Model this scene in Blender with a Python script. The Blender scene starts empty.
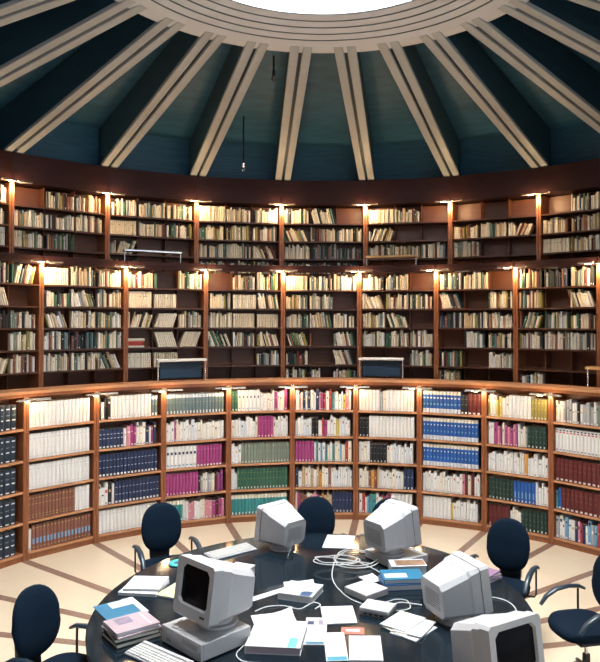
import bpy, bmesh, math, random
from mathutils import Vector, Matrix
random.seed(11)
PI = math.pi
SC = bpy.context.scene
COL = SC.collection

# ------------------------------------------------------------------ camera
cam_d = bpy.data.cameras.new('camera')
cam = bpy.data.objects.new('camera', cam_d)
COL.objects.link(cam)
CY, CP, CR = 0.0147, 0.0141, 0.0012
_r = Vector((math.cos(CY), -math.sin(CY), 0))
_f = Vector((math.cos(CP)*math.sin(CY), math.cos(CP)*math.cos(CY), math.sin(CP)))
_u = _r.cross(_f)
_r, _u = _r*math.cos(CR)+_u*math.sin(CR), _u*math.cos(CR)-_r*math.sin(CR)
EYE = Vector((-0.0303, -5.8145, 2.8594))
cam.matrix_world = Matrix(((_r.x, _u.x, -_f.x, EYE.x), (_r.y, _u.y, -_f.y, EYE.y), (_r.z, _u.z, -_f.z, EYE.z), (0, 0, 0, 1)))
FPX = 699.0
cam_d.sensor_fit = 'AUTO'
cam_d.sensor_width = 36
cam_d.lens = FPX/662*36
cam_d.shift_x = -27.07/662
cam_d.shift_y = -18.04/662
cam_d.clip_start = 0.05
SC.camera = cam

# ------------------------------------------------------------------ world, exposure
W = bpy.data.worlds.new('world')
SC.world = W
W.use_nodes = True
wn = W.node_tree
wbg = wn.nodes['Background']
wtc = wn.nodes.new('ShaderNodeTexCoord')
wdot = wn.nodes.new('ShaderNodeVectorMath'); wdot.operation = 'DOT_PRODUCT'
wdot.inputs[1].default_value = (0.86, -0.48, 0.15)  # unseen cool fill from behind right, added to brighten the left shelves
wmr = wn.nodes.new('ShaderNodeMapRange')
wmr.inputs['From Min'].default_value = 0.1
wmr.inputs['From Max'].default_value = 1.0
wmr.inputs['To Min'].default_value = 0.03
wmr.inputs['To Max'].default_value = 1.15
wn.links.new(wtc.outputs['Generated'], wdot.inputs[0])
wn.links.new(wdot.outputs['Value'], wmr.inputs['Value'])
wn.links.new(wmr.outputs['Result'], wbg.inputs['Strength'])
wbg.inputs['Color'].default_value = (0.80, 0.90, 1.0, 1)
vs = SC.view_settings
vs.view_transform = 'Standard'
vs.look = 'None'
vs.gamma = 1.0
vs.use_curve_mapping = False
vs.exposure = 0.28
SKY_E = 46.0        # daylight seen through the round skylight
LAMP_W = 8.0        # shelf lamps
LAMP_C = (1.0, 0.66, 0.34)


# ------------------------------------------------------------------ materials
MATS = {}
def mat(name, color, rough=0.5, metal=0.0, spec=0.5, noise=0.0, scale=20.0, emit=0.0, grain=None, trans=0.0, coat=0.0):
    m = bpy.data.materials.new(name)
    m.use_nodes = True
    nt = m.node_tree
    b = nt.nodes['Principled BSDF']
    b.inputs['Base Color'].default_value = (*color, 1)
    b.inputs['Roughness'].default_value = rough
    b.inputs['Metallic'].default_value = metal
    b.inputs['Specular IOR Level'].default_value = spec
    if coat:
        b.inputs['Coat Weight'].default_value = coat
        b.inputs['Coat Roughness'].default_value = 0.05
    if trans:
        b.inputs['Transmission Weight'].default_value = trans
    if emit:
        b.inputs['Emission Color'].default_value = (*color, 1)
        b.inputs['Emission Strength'].default_value = emit
    if noise:
        tc = nt.nodes.new('ShaderNodeTexCoord')
        mp = nt.nodes.new('ShaderNodeMapping')
        mp.inputs['Scale'].default_value = grain or (1, 1, 1)
        n = nt.nodes.new('ShaderNodeTexNoise')
        n.inputs['Scale'].default_value = scale
        n.inputs['Detail'].default_value = 4
        mx = nt.nodes.new('ShaderNodeMix'); mx.data_type = 'RGBA'
        mx.inputs['A'].default_value = tuple(c*(1-noise) for c in color)+(1,)
        mx.inputs['B'].default_value = tuple(min(1, c*(1+noise)) for c in color)+(1,)
        nt.links.new(tc.outputs['Object'], mp.inputs['Vector'])
        nt.links.new(mp.outputs['Vector'], n.inputs['Vector'])
        nt.links.new(n.outputs['Fac'], mx.inputs['Factor'])
        nt.links.new(mx.outputs['Result'], b.inputs['Base Color'])
    MATS[name] = m
    return m

mat('wood', (0.24, 0.082, 0.032), 0.38, noise=0.35, scale=6, grain=(6, 6, 0.6))
mat('wood_shelf_shaded', (0.075, 0.026, 0.012), 0.42, noise=0.3, scale=6, grain=(0.6, 6, 6))  # darker copy of wood: shade on the upper-tier shelves put into the colour
mat('wood_edge', (0.46, 0.22, 0.105), 0.4, noise=0.25, scale=6, grain=(0.6, 6, 6))
mat('wood_top', (0.45, 0.21, 0.10), 0.4, noise=0.25, scale=3, grain=(1, 1, 1))
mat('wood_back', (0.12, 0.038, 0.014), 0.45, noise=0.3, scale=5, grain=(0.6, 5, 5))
mat('wood_dark', (0.024, 0.008, 0.008), 0.5, spec=0.15, noise=0.4, scale=4, grain=(1, 1, 3))
mat('vent_dark', (0.012, 0.012, 0.016), 0.6, noise=0.2)
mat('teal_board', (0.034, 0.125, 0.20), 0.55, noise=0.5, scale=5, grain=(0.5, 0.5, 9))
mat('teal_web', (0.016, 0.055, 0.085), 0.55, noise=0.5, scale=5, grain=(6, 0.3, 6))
mat('rib_pale', (0.37, 0.39, 0.40), 0.5, noise=0.08, scale=8)
mat('groove', (0.20, 0.24, 0.25), 0.7, noise=0.1)
mat('ring_pale', (0.56, 0.58, 0.61), 0.5, noise=0.05, scale=8)
mat('sky_glass', (0.96, 0.99, 1.0), 0.5, emit=SKY_E, noise=0.0)
mat('chrome', (0.80, 0.80, 0.82), 0.15, metal=1.0, noise=0.05)
mat('rail_top', (0.72, 0.70, 0.66), 0.3, noise=0.06)
mat('rail_wood', (0.50, 0.30, 0.12), 0.35, noise=0.2)
mat('blue_panel', (0.006, 0.03, 0.06), 0.6, noise=0.25, scale=40)
mat('lamp_shade', (0.36, 0.31, 0.25), 0.4, metal=0.2, noise=0.08)
mat('lamp_glow', (1.0, 0.80, 0.52), 0.4, emit=22.0)
mat('black_plastic', (0.012, 0.013, 0.016), 0.4, noise=0.2)
mat('chair_blue', (0.002, 0.009, 0.020), 0.85, spec=0.12, noise=0.35, scale=60)
mat('chair_arm', (0.012, 0.026, 0.040), 0.35, noise=0.2)
mat('table_top', (0.006, 0.012, 0.018), 0.09, spec=0.35, noise=0.3, scale=3)
mat('table_edge', (0.20, 0.10, 0.06), 0.35, noise=0.25)
mat('table_leg', (0.02, 0.022, 0.028), 0.4, noise=0.2)
mat('beige', (0.43, 0.425, 0.43), 0.45, noise=0.05, scale=12)
mat('beige_dark', (0.25, 0.245, 0.24), 0.5, noise=0.06, scale=12)
mat('screen', (0.006, 0.006, 0.008), 0.15, spec=0.04, noise=0.1)
mat('keycap', (0.55, 0.54, 0.52), 0.5, noise=0.05)
mat('paper', (0.53, 0.53, 0.53), 0.7, noise=0.04, scale=9)
mat('paper_grey', (0.55, 0.56, 0.60), 0.7, noise=0.06)
mat('pages', (0.74, 0.70, 0.60), 0.8, noise=0.08, scale=60)
mat('cable_white', (0.52, 0.52, 0.51), 0.45, noise=0.05)
mat('folder_blue', (0.012, 0.13, 0.23), 0.5, noise=0.1)
mat('lilac_cover', (0.36, 0.28, 0.31), 0.45, noise=0.10, scale=14)
mat('photo_smudge', (0.20, 0.16, 0.22), 0.5, noise=0.5, scale=30)
mat('dark_cover', (0.012, 0.028, 0.030), 0.45, noise=0.3)
mat('yellow_paper', (0.72, 0.66, 0.30), 0.7, noise=0.12, scale=40, grain=(1, 5, 1))
mat('teal_plastic', (0.05, 0.42, 0.38), 0.4, noise=0.1)
mat('picture_brown', (0.22, 0.13, 0.08), 0.35, noise=0.6, scale=9)
mat('navy_binder', (0.015, 0.06, 0.16), 0.4, noise=0.2)
mat('brick_print', (0.35, 0.12, 0.08), 0.6, noise=0.3)
mat('cyan_print', (0.10, 0.50, 0.48), 0.5, noise=0.1)
mat('teal_print', (0.04, 0.22, 0.30), 0.5, noise=0.1)
mat('purple_cover', (0.22, 0.12, 0.22), 0.45, noise=0.3)
g = mat('glass', (0.95, 0.98, 1.0), 0.03, trans=1.0)
g.node_tree.nodes['Principled BSDF'].inputs['IOR'].default_value = 1.3
# book cloths
for n, c in dict(
        white=(0.75, 0.74, 0.71), cream=(0.76, 0.69, 0.55), bone=(0.66, 0.57, 0.42), tan=(0.48, 0.35, 0.21), brown=(0.22, 0.085, 0.055),
        maroon=(0.11, 0.016, 0.016), red=(0.42, 0.045, 0.035), magenta=(0.33, 0.05, 0.18), pink=(0.60, 0.25, 0.30), purple=(0.24, 0.05, 0.18),
        orange=(0.60, 0.27, 0.05), yellow=(0.60, 0.46, 0.10), olive=(0.28, 0.24, 0.07), green=(0.035, 0.12, 0.075), sage=(0.20, 0.24, 0.19),
        teal=(0.04, 0.24, 0.24), slate=(0.12, 0.18, 0.20), navy=(0.018, 0.032, 0.085), blue=(0.015, 0.09, 0.33), sky=(0.16, 0.34, 0.52),
        black=(0.012, 0.014, 0.018), ink=(0.010, 0.022, 0.040), grey=(0.36, 0.36, 0.36), dgreen=(0.012, 0.040, 0.032), gilt=(0.55, 0.40, 0.16),
        silver=(0.62, 0.66, 0.70), label=(0.74, 0.72, 0.66)).items():
    mat(n, c, 0.5, noise=0.12, scale=25)


def floor_material(phase, step):
    m = bpy.data.materials.new('floor_marble'); m.use_nodes = True
    nt = m.node_tree; b = nt.nodes['Principled BSDF']
    N = nt.nodes.new; L = nt.links.new
    def mth(op, a, bb=None):
        n = N('ShaderNodeMath'); n.operation = op
        for i, v in enumerate((a, bb)):
            if v is None: continue
            if isinstance(v, (int, float)): n.inputs[i].default_value = v
            else: L(v, n.inputs[i])
        return n.outputs[0]
    tc = N('ShaderNodeTexCoord'); sp = N('ShaderNodeSeparateXYZ'); L(tc.outputs['Object'], sp.inputs[0])
    x, y = sp.outputs[0], sp.outputs[1]
    th = mth('ARCTAN2', x, y)
    q = mth('DIVIDE', mth('SUBTRACT', th, phase), step)
    dq = mth('MULTIPLY', mth('SUBTRACT', q, mth('ROUND', q)), step)
    r = mth('SQRT', mth('ADD', mth('MULTIPLY', x, x), mth('MULTIPLY', y, y)))
    dist = mth('ABSOLUTE', mth('MULTIPLY', r, mth('SINE', dq)))
    strip = mth('LESS_THAN', dist, 0.05)
    n1 = N('ShaderNodeTexNoise'); n1.inputs['Scale'].default_value = 1.6; n1.inputs['Detail'].default_value = 6
    n2 = N('ShaderNodeTexNoise'); n2.inputs['Scale'].default_value = 30; n2.inputs['Detail'].default_value = 5
    L(tc.outputs['Object'], n1.inputs['Vector']); L(tc.outputs['Object'], n2.inputs['Vector'])
    c1 = N('ShaderNodeMix'); c1.data_type = 'RGBA'
    c1.inputs['A'].default_value = (0.66, 0.53, 0.37, 1); c1.inputs['B'].default_value = (0.78, 0.66, 0.49, 1); L(n1.outputs['Fac'], c1.inputs['Factor'])
    c2 = N('ShaderNodeMix'); c2.data_type = 'RGBA'
    c2.inputs['A'].default_value = (0.16, 0.085, 0.06, 1); c2.inputs['B'].default_value = (0.34, 0.22, 0.16, 1); L(n2.outputs['Fac'], c2.inputs['Factor'])
    # thin joints of the tiles, concentric
    jr = mth('LESS_THAN', mth('ABSOLUTE', mth('SUBTRACT', mth('FRACT', mth('DIVIDE', r, 0.62)), 0.5)), 0.006)
    c3 = N('ShaderNodeMix'); c3.data_type = 'RGBA'
    L(mth('MULTIPLY', jr, 0.25), c3.inputs['Factor']); L(c1.outputs['Result'], c3.inputs['A']); c3.inputs['B'].default_value = (0.4, 0.32, 0.25, 1)
    mx = N('ShaderNodeMix'); mx.data_type = 'RGBA'
    L(strip, mx.inputs['Factor']); L(c3.outputs['Result'], mx.inputs['A']); L(c2.outputs['Result'], mx.inputs['B'])
    L(mx.outputs['Result'], b.inputs['Base Color'])
    b.inputs['Roughness'].default_value = 0.22
    MATS['floor_marble'] = m


# ------------------------------------------------------------------ mesh helpers
class MB:
    def __init__(s): s.v = []; s.f = []; s.m = []; s.names = []
    def mi(s, name):
        if name not in s.names: s.names.append(name)
        return s.names.index(name)
    def add(s, vs, fs, m, M=None):
        o = len(s.v)
        s.v += [tuple(M @ Vector(p)) for p in vs] if M is not None else [tuple(p) for p in vs]
        ms = m if isinstance(m, list) else [m]*len(fs)
        for f, k in zip(fs, ms):
            s.f.append(tuple(i+o for i in f)); s.m.append(s.mi(k))
    def box(s, x0, x1, y0, y1, z0, z1, m, M=None):
        s.add([(x0, y0, z0), (x1, y0, z0), (x1, y1, z0), (x0, y1, z0), (x0, y0, z1), (x1, y0, z1), (x1, y1, z1), (x0, y1, z1)],
              [(3, 2, 1, 0), (4, 5, 6, 7), (0, 1, 5, 4), (1, 2, 6, 5), (2, 3, 7, 6), (3, 0, 4, 7)], m, M)
    def loft(s, rings, m, M=None, caps=True):
        n = len(rings[0]); vs = [p for r in rings for p in r]; fs = []
        for i in range(len(rings)-1):
            for j in range(n):
                a = i*n+j; b = i*n+(j+1) % n
                fs.append((a, b, b+n, a+n))
        if caps:
            fs.append(tuple(range(n-1, -1, -1))); k = (len(rings)-1)*n; fs.append(tuple(range(k, k+n)))
        s.add(vs, fs, m, M)
    def prism(s, poly, z0, z1, m, M=None):
        s.loft([[(x, y, z0) for x, y in poly], [(x, y, z1) for x, y in poly]], m, M)
    def cyl(s, x, y, z0, z1, r, m, n=16, r1=None, M=None):
        r1 = r if r1 is None else r1
        c = [(math.cos(2*PI*i/n), math.sin(2*PI*i/n)) for i in range(n)]
        s.loft([[(x+r*a, y+r*b, z0) for a, b in c], [(x+r1*a, y+r1*b, z1) for a, b in c]], m, M)
    def tube(s, pts, r, m, n=8, M=None, flat=1.0):
        pts = [Vector(p) for p in pts]; rings = []
        up = Vector((0, 0, 1)); prev = None
        for i, p in enumerate(pts):
            t = (pts[min(i+1, len(pts)-1)]-pts[max(i-1, 0)]).normalized()
            if prev is None:
                a = t.cross(up)
                if a.length < 1e-3: a = t.cross(Vector((1, 0, 0)))
            else:
                a = prev-t*prev.dot(t)
            a.normalize(); prev = a; b = t.cross(a)
            rr = r[i] if isinstance(r, (list, tuple)) else r
            rings.append([p+a*math.cos(2*PI*k/n)*rr+b*math.sin(2*PI*k/n)*rr*flat for k in range(n)])
        s.loft(rings, m, M)
    def build(s, name, parent=None, smooth=False, bevel=0.0, seg=2):
        me = bpy.data.meshes.new(name)
        me.from_pydata(s.v, [], s.f)
        for k in s.names: me.materials.append(MATS[k])
        me.polygons.foreach_set('material_index', s.m)
        if bevel:
            bm = bmesh.new(); bm.from_mesh(me)
            bmesh.ops.remove_doubles(bm, verts=bm.verts, dist=1e-5)
            es = [e for e in bm.edges if len(e.link_faces) == 2 and e.calc_face_angle(0) > 0.6]
            bmesh.ops.bevel(bm, geom=es, offset=bevel, segments=seg, affect='EDGES', profile=0.5, clamp_overlap=True)
            bm.to_mesh(me); bm.free()
        if smooth:
            me.polygons.foreach_set('use_smooth', [True]*len(me.polygons))
            try: me.set_sharp_from_angle(angle=0.7)
            except Exception: pass
        me.update()
        o = bpy.data.objects.new(name, me); COL.objects.link(o)
        if parent is not None: o.parent = parent
        return o

def tag(o, label=None, cat=None, group=None, kind=None):
    if label: o['label'] = label
    if cat: o['category'] = cat
    if group: o['group'] = group
    if kind: o['kind'] = kind
    return o
def empty(name, loc=(0, 0, 0), rz=0.0):
    o = bpy.data.objects.new(name, None); COL.objects.link(o)
    o.location = loc; o.rotation_euler = (0, 0, rz); o.empty_display_size = 0.1
    return o
def copy_tree(o, parent=None):
    c = o.copy(); COL.objects.link(c)
    if parent is not None: c.parent = parent
    for ch in list(o.children): copy_tree(ch, c)
    return c
def ellipsoid(mb, c, r, m, e=2.5, nu=24, nv=12, M=None):
    """superellipsoid with flattened middle"""
    def sg(v, p): return math.copysign(abs(v)**p, v)
    rings = []
    for i in range(1, nv):
        ph = -PI/2+PI*i/nv
        rings.append([(c[0]+r[0]*sg(math.cos(ph), 2/e)*sg(math.cos(2*PI*j/nu), 2/e if e > 2 else 1),
                       c[1]+r[1]*sg(math.cos(ph), 2/e)*sg(math.sin(2*PI*j/nu), 2/e if e > 2 else 1),
                       c[2]+r[2]*sg(math.sin(ph), 2/e)) for j in range(nu)])
    mb.loft(rings, m, M)

# ------------------------------------------------------------------ geometry of the round room
R1, N1, PH1 = 4.40, 30, 0.0177
R2, N2, PH2 = 5.111, 27, -0.1089
R3, N3, PH3 = 5.724, 26, -0.1072
ND, PHD = 26, -0.1035
ZC = 2.036          # counter on the lower bookcases
ZL = 3.70           # ledge over the middle tier
ZT = 4.79           # top of the top tier
def th1(k): return (k-0.5)*2*PI/N1+PH1
def th2(k): return k*2*PI/N2+PH2
def th3(k): return k*2*PI/N3+PH3
def P(R, th, z=0.0): return Vector((R*math.sin(th), R*math.cos(th), z))

def ring_slab(name, R0, R1_, z0, z1, ths, m, parent=None, m_side=None):
    mb = MB(); a = [P(R0, t) for t in ths]; b = [P(R1_, t) for t in ths]; n = len(ths)
    rings = [[(a[i].x, a[i].y, z0), (b[i].x, b[i].y, z0), (b[i].x, b[i].y, z1), (a[i].x, a[i].y, z1)] for i in range(n)]
    vs = [p for r in rings for p in r]; fs = []; ms = []
    for i in range(n-1):
        for j in range(4):
            p = i*4+j; q = i*4+(j+1) % 4
            fs.append((p, p+4, q+4, q)); ms.append(m_side if (m_side and j == 3) else m)
    fs += [(3, 2, 1, 0), tuple(range((n-1)*4, n*4))]; ms += [m, m]
    mb.add(vs, fs, ms)
    return mb.build(name, parent)

floor_material(th1(0), 2*PI/N1)
mb = MB(); mb.prism([(7.5*math.cos(2*PI*i/64), 7.5*math.sin(2*PI*i/64)) for i in range(64)], -0.2, 0.0, 'floor_marble')
tag(mb.build('floor'), 'cream marble floor inlaid with radial brown stone strips', kind='structure')

T1 = [th1(k) for k in range(-5, 7)]
T2 = [th2(k) for k in range(-5, 6)]
T3 = [th3(k) for k in range(-5, 6)]
gf = ring_slab('gallery_floor', 4.74, 5.46, 1.76, 1.83, [th1(k) for k in range(-6, 8)], 'wood_dark'); tag(gf, 'dark floor of the lower gallery behind the counter', kind='structure')
gf = ring_slab('gallery_floor', 5.46, 6.1, 3.44, 3.49, T2, 'wood_dark'); tag(gf, 'dark floor of the upper gallery over the middle bookcases', kind='structure')
# continuous counter over the lower bookcases, ledge over the middle ones
ct = empty('gallery_counter'); tag(ct, 'long curved wooden counter running round the top of the lower bookcases', 'counter')
ring_slab('worktop', 4.38, 4.75, ZC-0.035, ZC, T1, 'wood_top', ct, 'wood_edge')
ring_slab('fascia', 4.40, 4.425, ZC-0.075, ZC-0.0351, T1, 'wood', ct)
ring_slab('back_panel', 4.725, 4.745, 1.83, ZC-0.036, T1, 'wood_dark', ct)
lg = empty('gallery_ledge'); tag(lg, 'dark curved wooden ledge running round the top of the middle bookcases', 'ledge')
ring_slab('shelf_board', 5.07, 5.44, ZL-0.01, ZL+0.045, T2, 'wood_dark', lg)
ring_slab('fascia', 5.095, 5.115, ZL-0.06, ZL-0.0101, T2, 'wood_dark', lg)
# walls
ring_slab('wall_back', 6.15, 6.3, 0.0, 6.6, [th3(k) for k in range(-7, 8)], 'wood_dark')['kind'] = 'structure'
ring_slab('wall_left', 5.2, 5.3, 0.0, 5.2, [th3(k) for k in range(-8, -5)], 'wood')['kind'] = 'structure'
ring_slab('wall_right', 5.2, 5.3, 0.0, 5.2, [th3(k) for k in range(6, 9)], 'wood')['kind'] = 'structure'
co = ring_slab('trim_1', 5.70, 6.1, ZT+0.015, 5.20, T3, 'wood_dark'); tag(co, 'dark wood cornice band under the dome', kind='structure')

# ------------------------------------------------------------------ dome
RB, ZB, RO, ZO = 5.75, 5.205, 1.99, 5.96
HW = 0.62
rd = []
KD = range(-8, 9)
def thd(k): return k*2*PI/ND+PHD
mb = MB()
for k in KD:      # sloping board roof between the beams and the upright back boards
    a, b = thd(k), thd(k+1)
    q = [P(6.05, a, 5.20), P(6.05, b, 5.20), P(5.95, b, ZB+HW), P(5.95, a, ZB+HW), P(2.05, b, ZO+0.42), P(2.05, a, ZO+0.42)]
    mb.add(q, [(0, 1, 2, 3), (3, 2, 4, 5)], 'teal_board')
    q2 = [v+Vector((0, 0, 0.05)) if i > 1 else v*1.01 for i, v in enumerate(q)]
    mb.add(q2, [(3, 2, 1, 0), (5, 4, 2, 3)], 'teal_board')
tag(mb.build('ceiling'), 'dark teal boarded dome between the pale beams', kind='structure')
rib0 = None
for k in KD:
    if rib0 is None:
        rib0 = empty('ceiling_beam')
        L = math.hypot(RB-RO, ZO-ZB); sl = math.atan2(ZO-ZB, RB-RO)
        # local: x across, y outward, origin on the room's axis at floor level
        def sec(x0, x1, dz0, dz1):
            return [[(x0, y, z+dz0), (x1, y, z+dz0), (x1, y, z+dz1), (x0, y, z+dz1)] for y, z in ((RO+0.02, ZO), (RB, ZB))]
        for x0 in (-0.125, 0.022):
            f = MB(); f.loft(sec(x0, x0+0.103, 0, 0.05), 'rib_pale'); f.build('flange', rib0, bevel=0.006, seg=1)
        w = MB()
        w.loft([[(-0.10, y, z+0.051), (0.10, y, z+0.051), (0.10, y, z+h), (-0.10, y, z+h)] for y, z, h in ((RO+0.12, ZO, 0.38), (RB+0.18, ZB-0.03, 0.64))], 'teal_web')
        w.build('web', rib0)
        r = rib0
    else:
        r = copy_tree(rib0)
    r.rotation_euler = (0, 0, -thd(k))
    tag(r, 'pale double-strip beam radiating from the round skylight', 'ceiling beam', 'radial beams of the dome', 'structure')
# stepped ring of the skylight
mb = MB(); NR = 72; NS = 5
prof = [(2.16, 6.02), (2.16, 5.950), (1.99, 5.965)]
gro = set()
for i in range(NS):
    r0 = 1.99-0.114*i; z0 = 5.965+0.022*i
    prof += [(r0-0.094, z0+0.018), (r0-0.085, z0+0.045)]
    gro |= {len(prof)-1}
    prof += [(r0-0.114, z0+0.022)]
    gro |= {len(prof)-1}
prof += [(1.42, 8.22), (1.9, 8.22)]  # deep shaft above the steps, added to keep direct skylight off upper tiers
for i in range(len(prof)-1):
    m = 'groove' if (i+1) in gro else 'ring_pale'
    (ra, za), (rb, zb) = prof[i], prof[i+1]
    vs = []; fs = []
    for j in range(NR):
        t = 2*PI*j/NR; vs += [P(ra, t, za), P(rb, t, zb)]
        a = 2*j; b = 2*((j+1) % NR); fs.append((a, a+1, b+1, b))
    mb.add(vs, fs, m)
tag(mb.build('skylight_ring'), 'pale stepped ring round the skylight', kind='structure')
bpy.data.objects['skylight_ring'].name = 'trim_2'
mb = MB(); mb.prism([(1.46*math.cos(2*PI*i/64), 1.46*math.sin(2*PI*i/64)) for i in range(64)], 8.20, 8.215, 'sky_glass')
tag(mb.build('window_1'), 'round bright skylight glazing', kind='structure')
# vents in the cornice
for k, lab in ((-1.58, 'dark louvred air vent in the cornice above the second top bookcase'), (0.45, 'dark louvred air vent in the cornice above the middle of the top tier'), (2.45, 'dark louvred air vent in the cornice right of the middle')):
    t = th3(k)
    v = empty('air_vent', P(5.67, t, ZT+0.10), -t); tag(v, lab, 'air vent', 'vents in the cornice')
    f = MB()
    f.box(-0.26, 0.26, 0.0, 0.03, 0, 0.30, 'vent_dark'); f.build('frame', v, bevel=0.006, seg=1)
    f = MB()
    for i in range(7): f.box(-0.235, 0.235, -0.012, 0.004, 0.02+i*0.038, 0.034+i*0.038, 'wood_dark')
    f.build('slat', v)
# hanging bulbs
for (x, y, z, top, lab) in ((-0.58, 3.0, 5.95, 6.42, 'short black rod with a small bulb hanging near the skylight'), (-1.14, 4.72, 5.17, 6.0, 'longer black rod with a small bulb hanging low by the cornice')):
    p = empty('pendant_light', (x, y, z)); tag(p, lab, 'pendant light', 'bulbs on rods under the dome')
    m_ = MB(); m_.cyl(0, 0, 0.07, top-z, 0.012, 'black_plastic', 8); m_.build('rod', p)
    m_ = MB(); m_.cyl(0, 0, 0.03, 0.10, 0.022, 'chrome', 12); m_.build('socket', p)
    m_ = MB(); ellipsoid(m_, (0, 0, 0.0), (0.030, 0.030, 0.042), 'glass', 2.0, 12, 8); m_.build('bulb', p, smooth=True)

# ------------------------------------------------------------------ bookcases
ORD = ['first', 'second', 'third', 'fourth', 'fifth', 'sixth', 'seventh', 'eighth', 'ninth', 'tenth', 'eleventh', 'twelfth', 'thirteenth', 'fourteenth',
       'fifteenth', 'sixteenth', 'seventeenth', 'eighteenth', 'nineteenth', 'twentieth', 'twenty-first', 'twenty-second', 'twenty-third', 'twenty-fourth', 'twenty-fifth', 'twenty-sixth']
D1, D2 = 0.30, 0.30
Z1 = [1.585, 1.205, 0.835, 0.465, 0.10]
Z2 = [3.367, 3.076, 2.786, 2.495, 2.2045, 1.914]
Z3 = [4.495, 4.20, 3.91, 3.62]
def frame(R, ta, tb):
    a, b = P(R, ta), P(R, tb); m = (a+b)/2
    return m, -(ta+tb)/2, (b-a).length
def bookcase(R, ta, tb, zb, zt, shelves, label, group, sw, dividers=0, kick=0.0, th=0.028, edge='wood_edge'):
    m, rz, w = frame(R, ta, tb)
    o = empty('bookcase', (m.x, m.y, zb), rz); tag(o, label, 'bookcase', group)
    h = w/2; H = zt-zb
    for s in (-1, 1):
        b = MB(); x0, x1 = sorted((s*h*0.999, s*(h-sw))); b.box(x0, x1, 0, 0.30, 0, H, 'wood'); b.build('side_panel', o, bevel=0.004, seg=1)
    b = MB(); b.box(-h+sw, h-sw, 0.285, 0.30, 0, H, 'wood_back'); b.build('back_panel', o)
    for z in shelves:
        b = MB(); z -= zb
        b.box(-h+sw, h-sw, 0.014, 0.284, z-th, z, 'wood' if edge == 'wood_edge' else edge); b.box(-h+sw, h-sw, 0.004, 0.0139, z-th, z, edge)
        b.build('shelf', o)
    if kick:
        b = MB(); b.box(-h+sw, h-sw, 0.02, 0.04, 0, kick, 'wood'); b.build('toe_kick', o)
    if dividers:
        for i in range(1, dividers):
            x = -h+sw+(2*h-2*sw)*i/dividers
            zs = sorted(shelves)
            b = MB()
            for j, z in enumerate(zs):
                z1_ = (zs[j+1]-th if j+1 < len(zs) else zt-0.002)
                b.box(x-0.004, x+0.004, 0.10, 0.28, z-zb+0.0005, z1_-zb-0.0005, 'wood_back')
            b.build('divider', o)
    return o

# ------------------------------------------------------------------ books
def book_mesh(mb, t, d, h, body, bands, M=None, fine=False):
    """x thickness, y depth (spine at y=0), z height; bands = [(z0,z1,material)] on the spine"""
    n = 5 if fine else 3
    bl = min(0.34*t, 0.012)
    sp = []
    for i in range(n+1):
        x = -t/2+t*i/n
        sp.append((x, bl*(2*x/t)**2))
    cuts = sorted({0.0, 1.0} | {b[0] for b in bands} | {b[1] for b in bands})
    def mt(zc):
        for b in bands:
            if b[0] <= zc <= b[1]: return b[2], len(b) > 3
        return body, False
    for a, b in zip(cuts, cuts[1:]):
        k, full = mt((a+b)/2); vs = []; fs = []
        for x, y in sp: vs += [(x, y, a*h), (x, y, b*h)]
        for i in range(n): fs.append((2*i, 2*i+2, 2*i+3, 2*i+1))
        mb.add(vs, fs, [k if full else body]+[k]*(n-2)+[k if full else body], M)
    c = min(0.003, t*0.12); tt = 0.004 if fine else 0.0
    y0 = bl
    # boards
    for s in (-1, 1):
        xo, xi = s*t/2, s*(t/2-c)
        vs = [(xo, y0, 0), (xo, d, 0), (xi, d, 0), (xi, y0, 0), (xo, y0, h), (xo, d, h), (xi, d, h), (xi, y0, h)]
        fs = [(0, 1, 5, 4), (1, 2, 6, 5), (4, 5, 6, 7), (3, 2, 1, 0)]
        if fine: fs.append((2, 3, 7, 6))
        if s > 0: pass
        else: fs = [tuple(reversed(f)) for f in fs]
        mb.add(vs, fs, body, M)
    # spine inner strip at top and bottom, page block
    vs = [(x, y, h) for x, y in sp]+[(t/2-c, y0+0.002, h), (-t/2+c, y0+0.002, h)]
    mb.add(vs, [tuple(range(len(vs)))], body, M)
    xi = t/2-c; zt_ = h-tt
    vs = [(-xi, y0+0.002, 0), (xi, y0+0.002, 0), (xi, d-tt, 0), (-xi, d-tt, 0), (-xi, y0+0.002, zt_), (xi, y0+0.002, zt_), (xi, d-tt, zt_), (-xi, d-tt, zt_)]
    fs = [(4, 5, 6, 7), (2, 3, 7, 6), (3, 2, 1, 0)]
    if fine: fs.append((0, 1, 5, 4))
    mb.add(vs, fs, 'pages', M)

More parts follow.
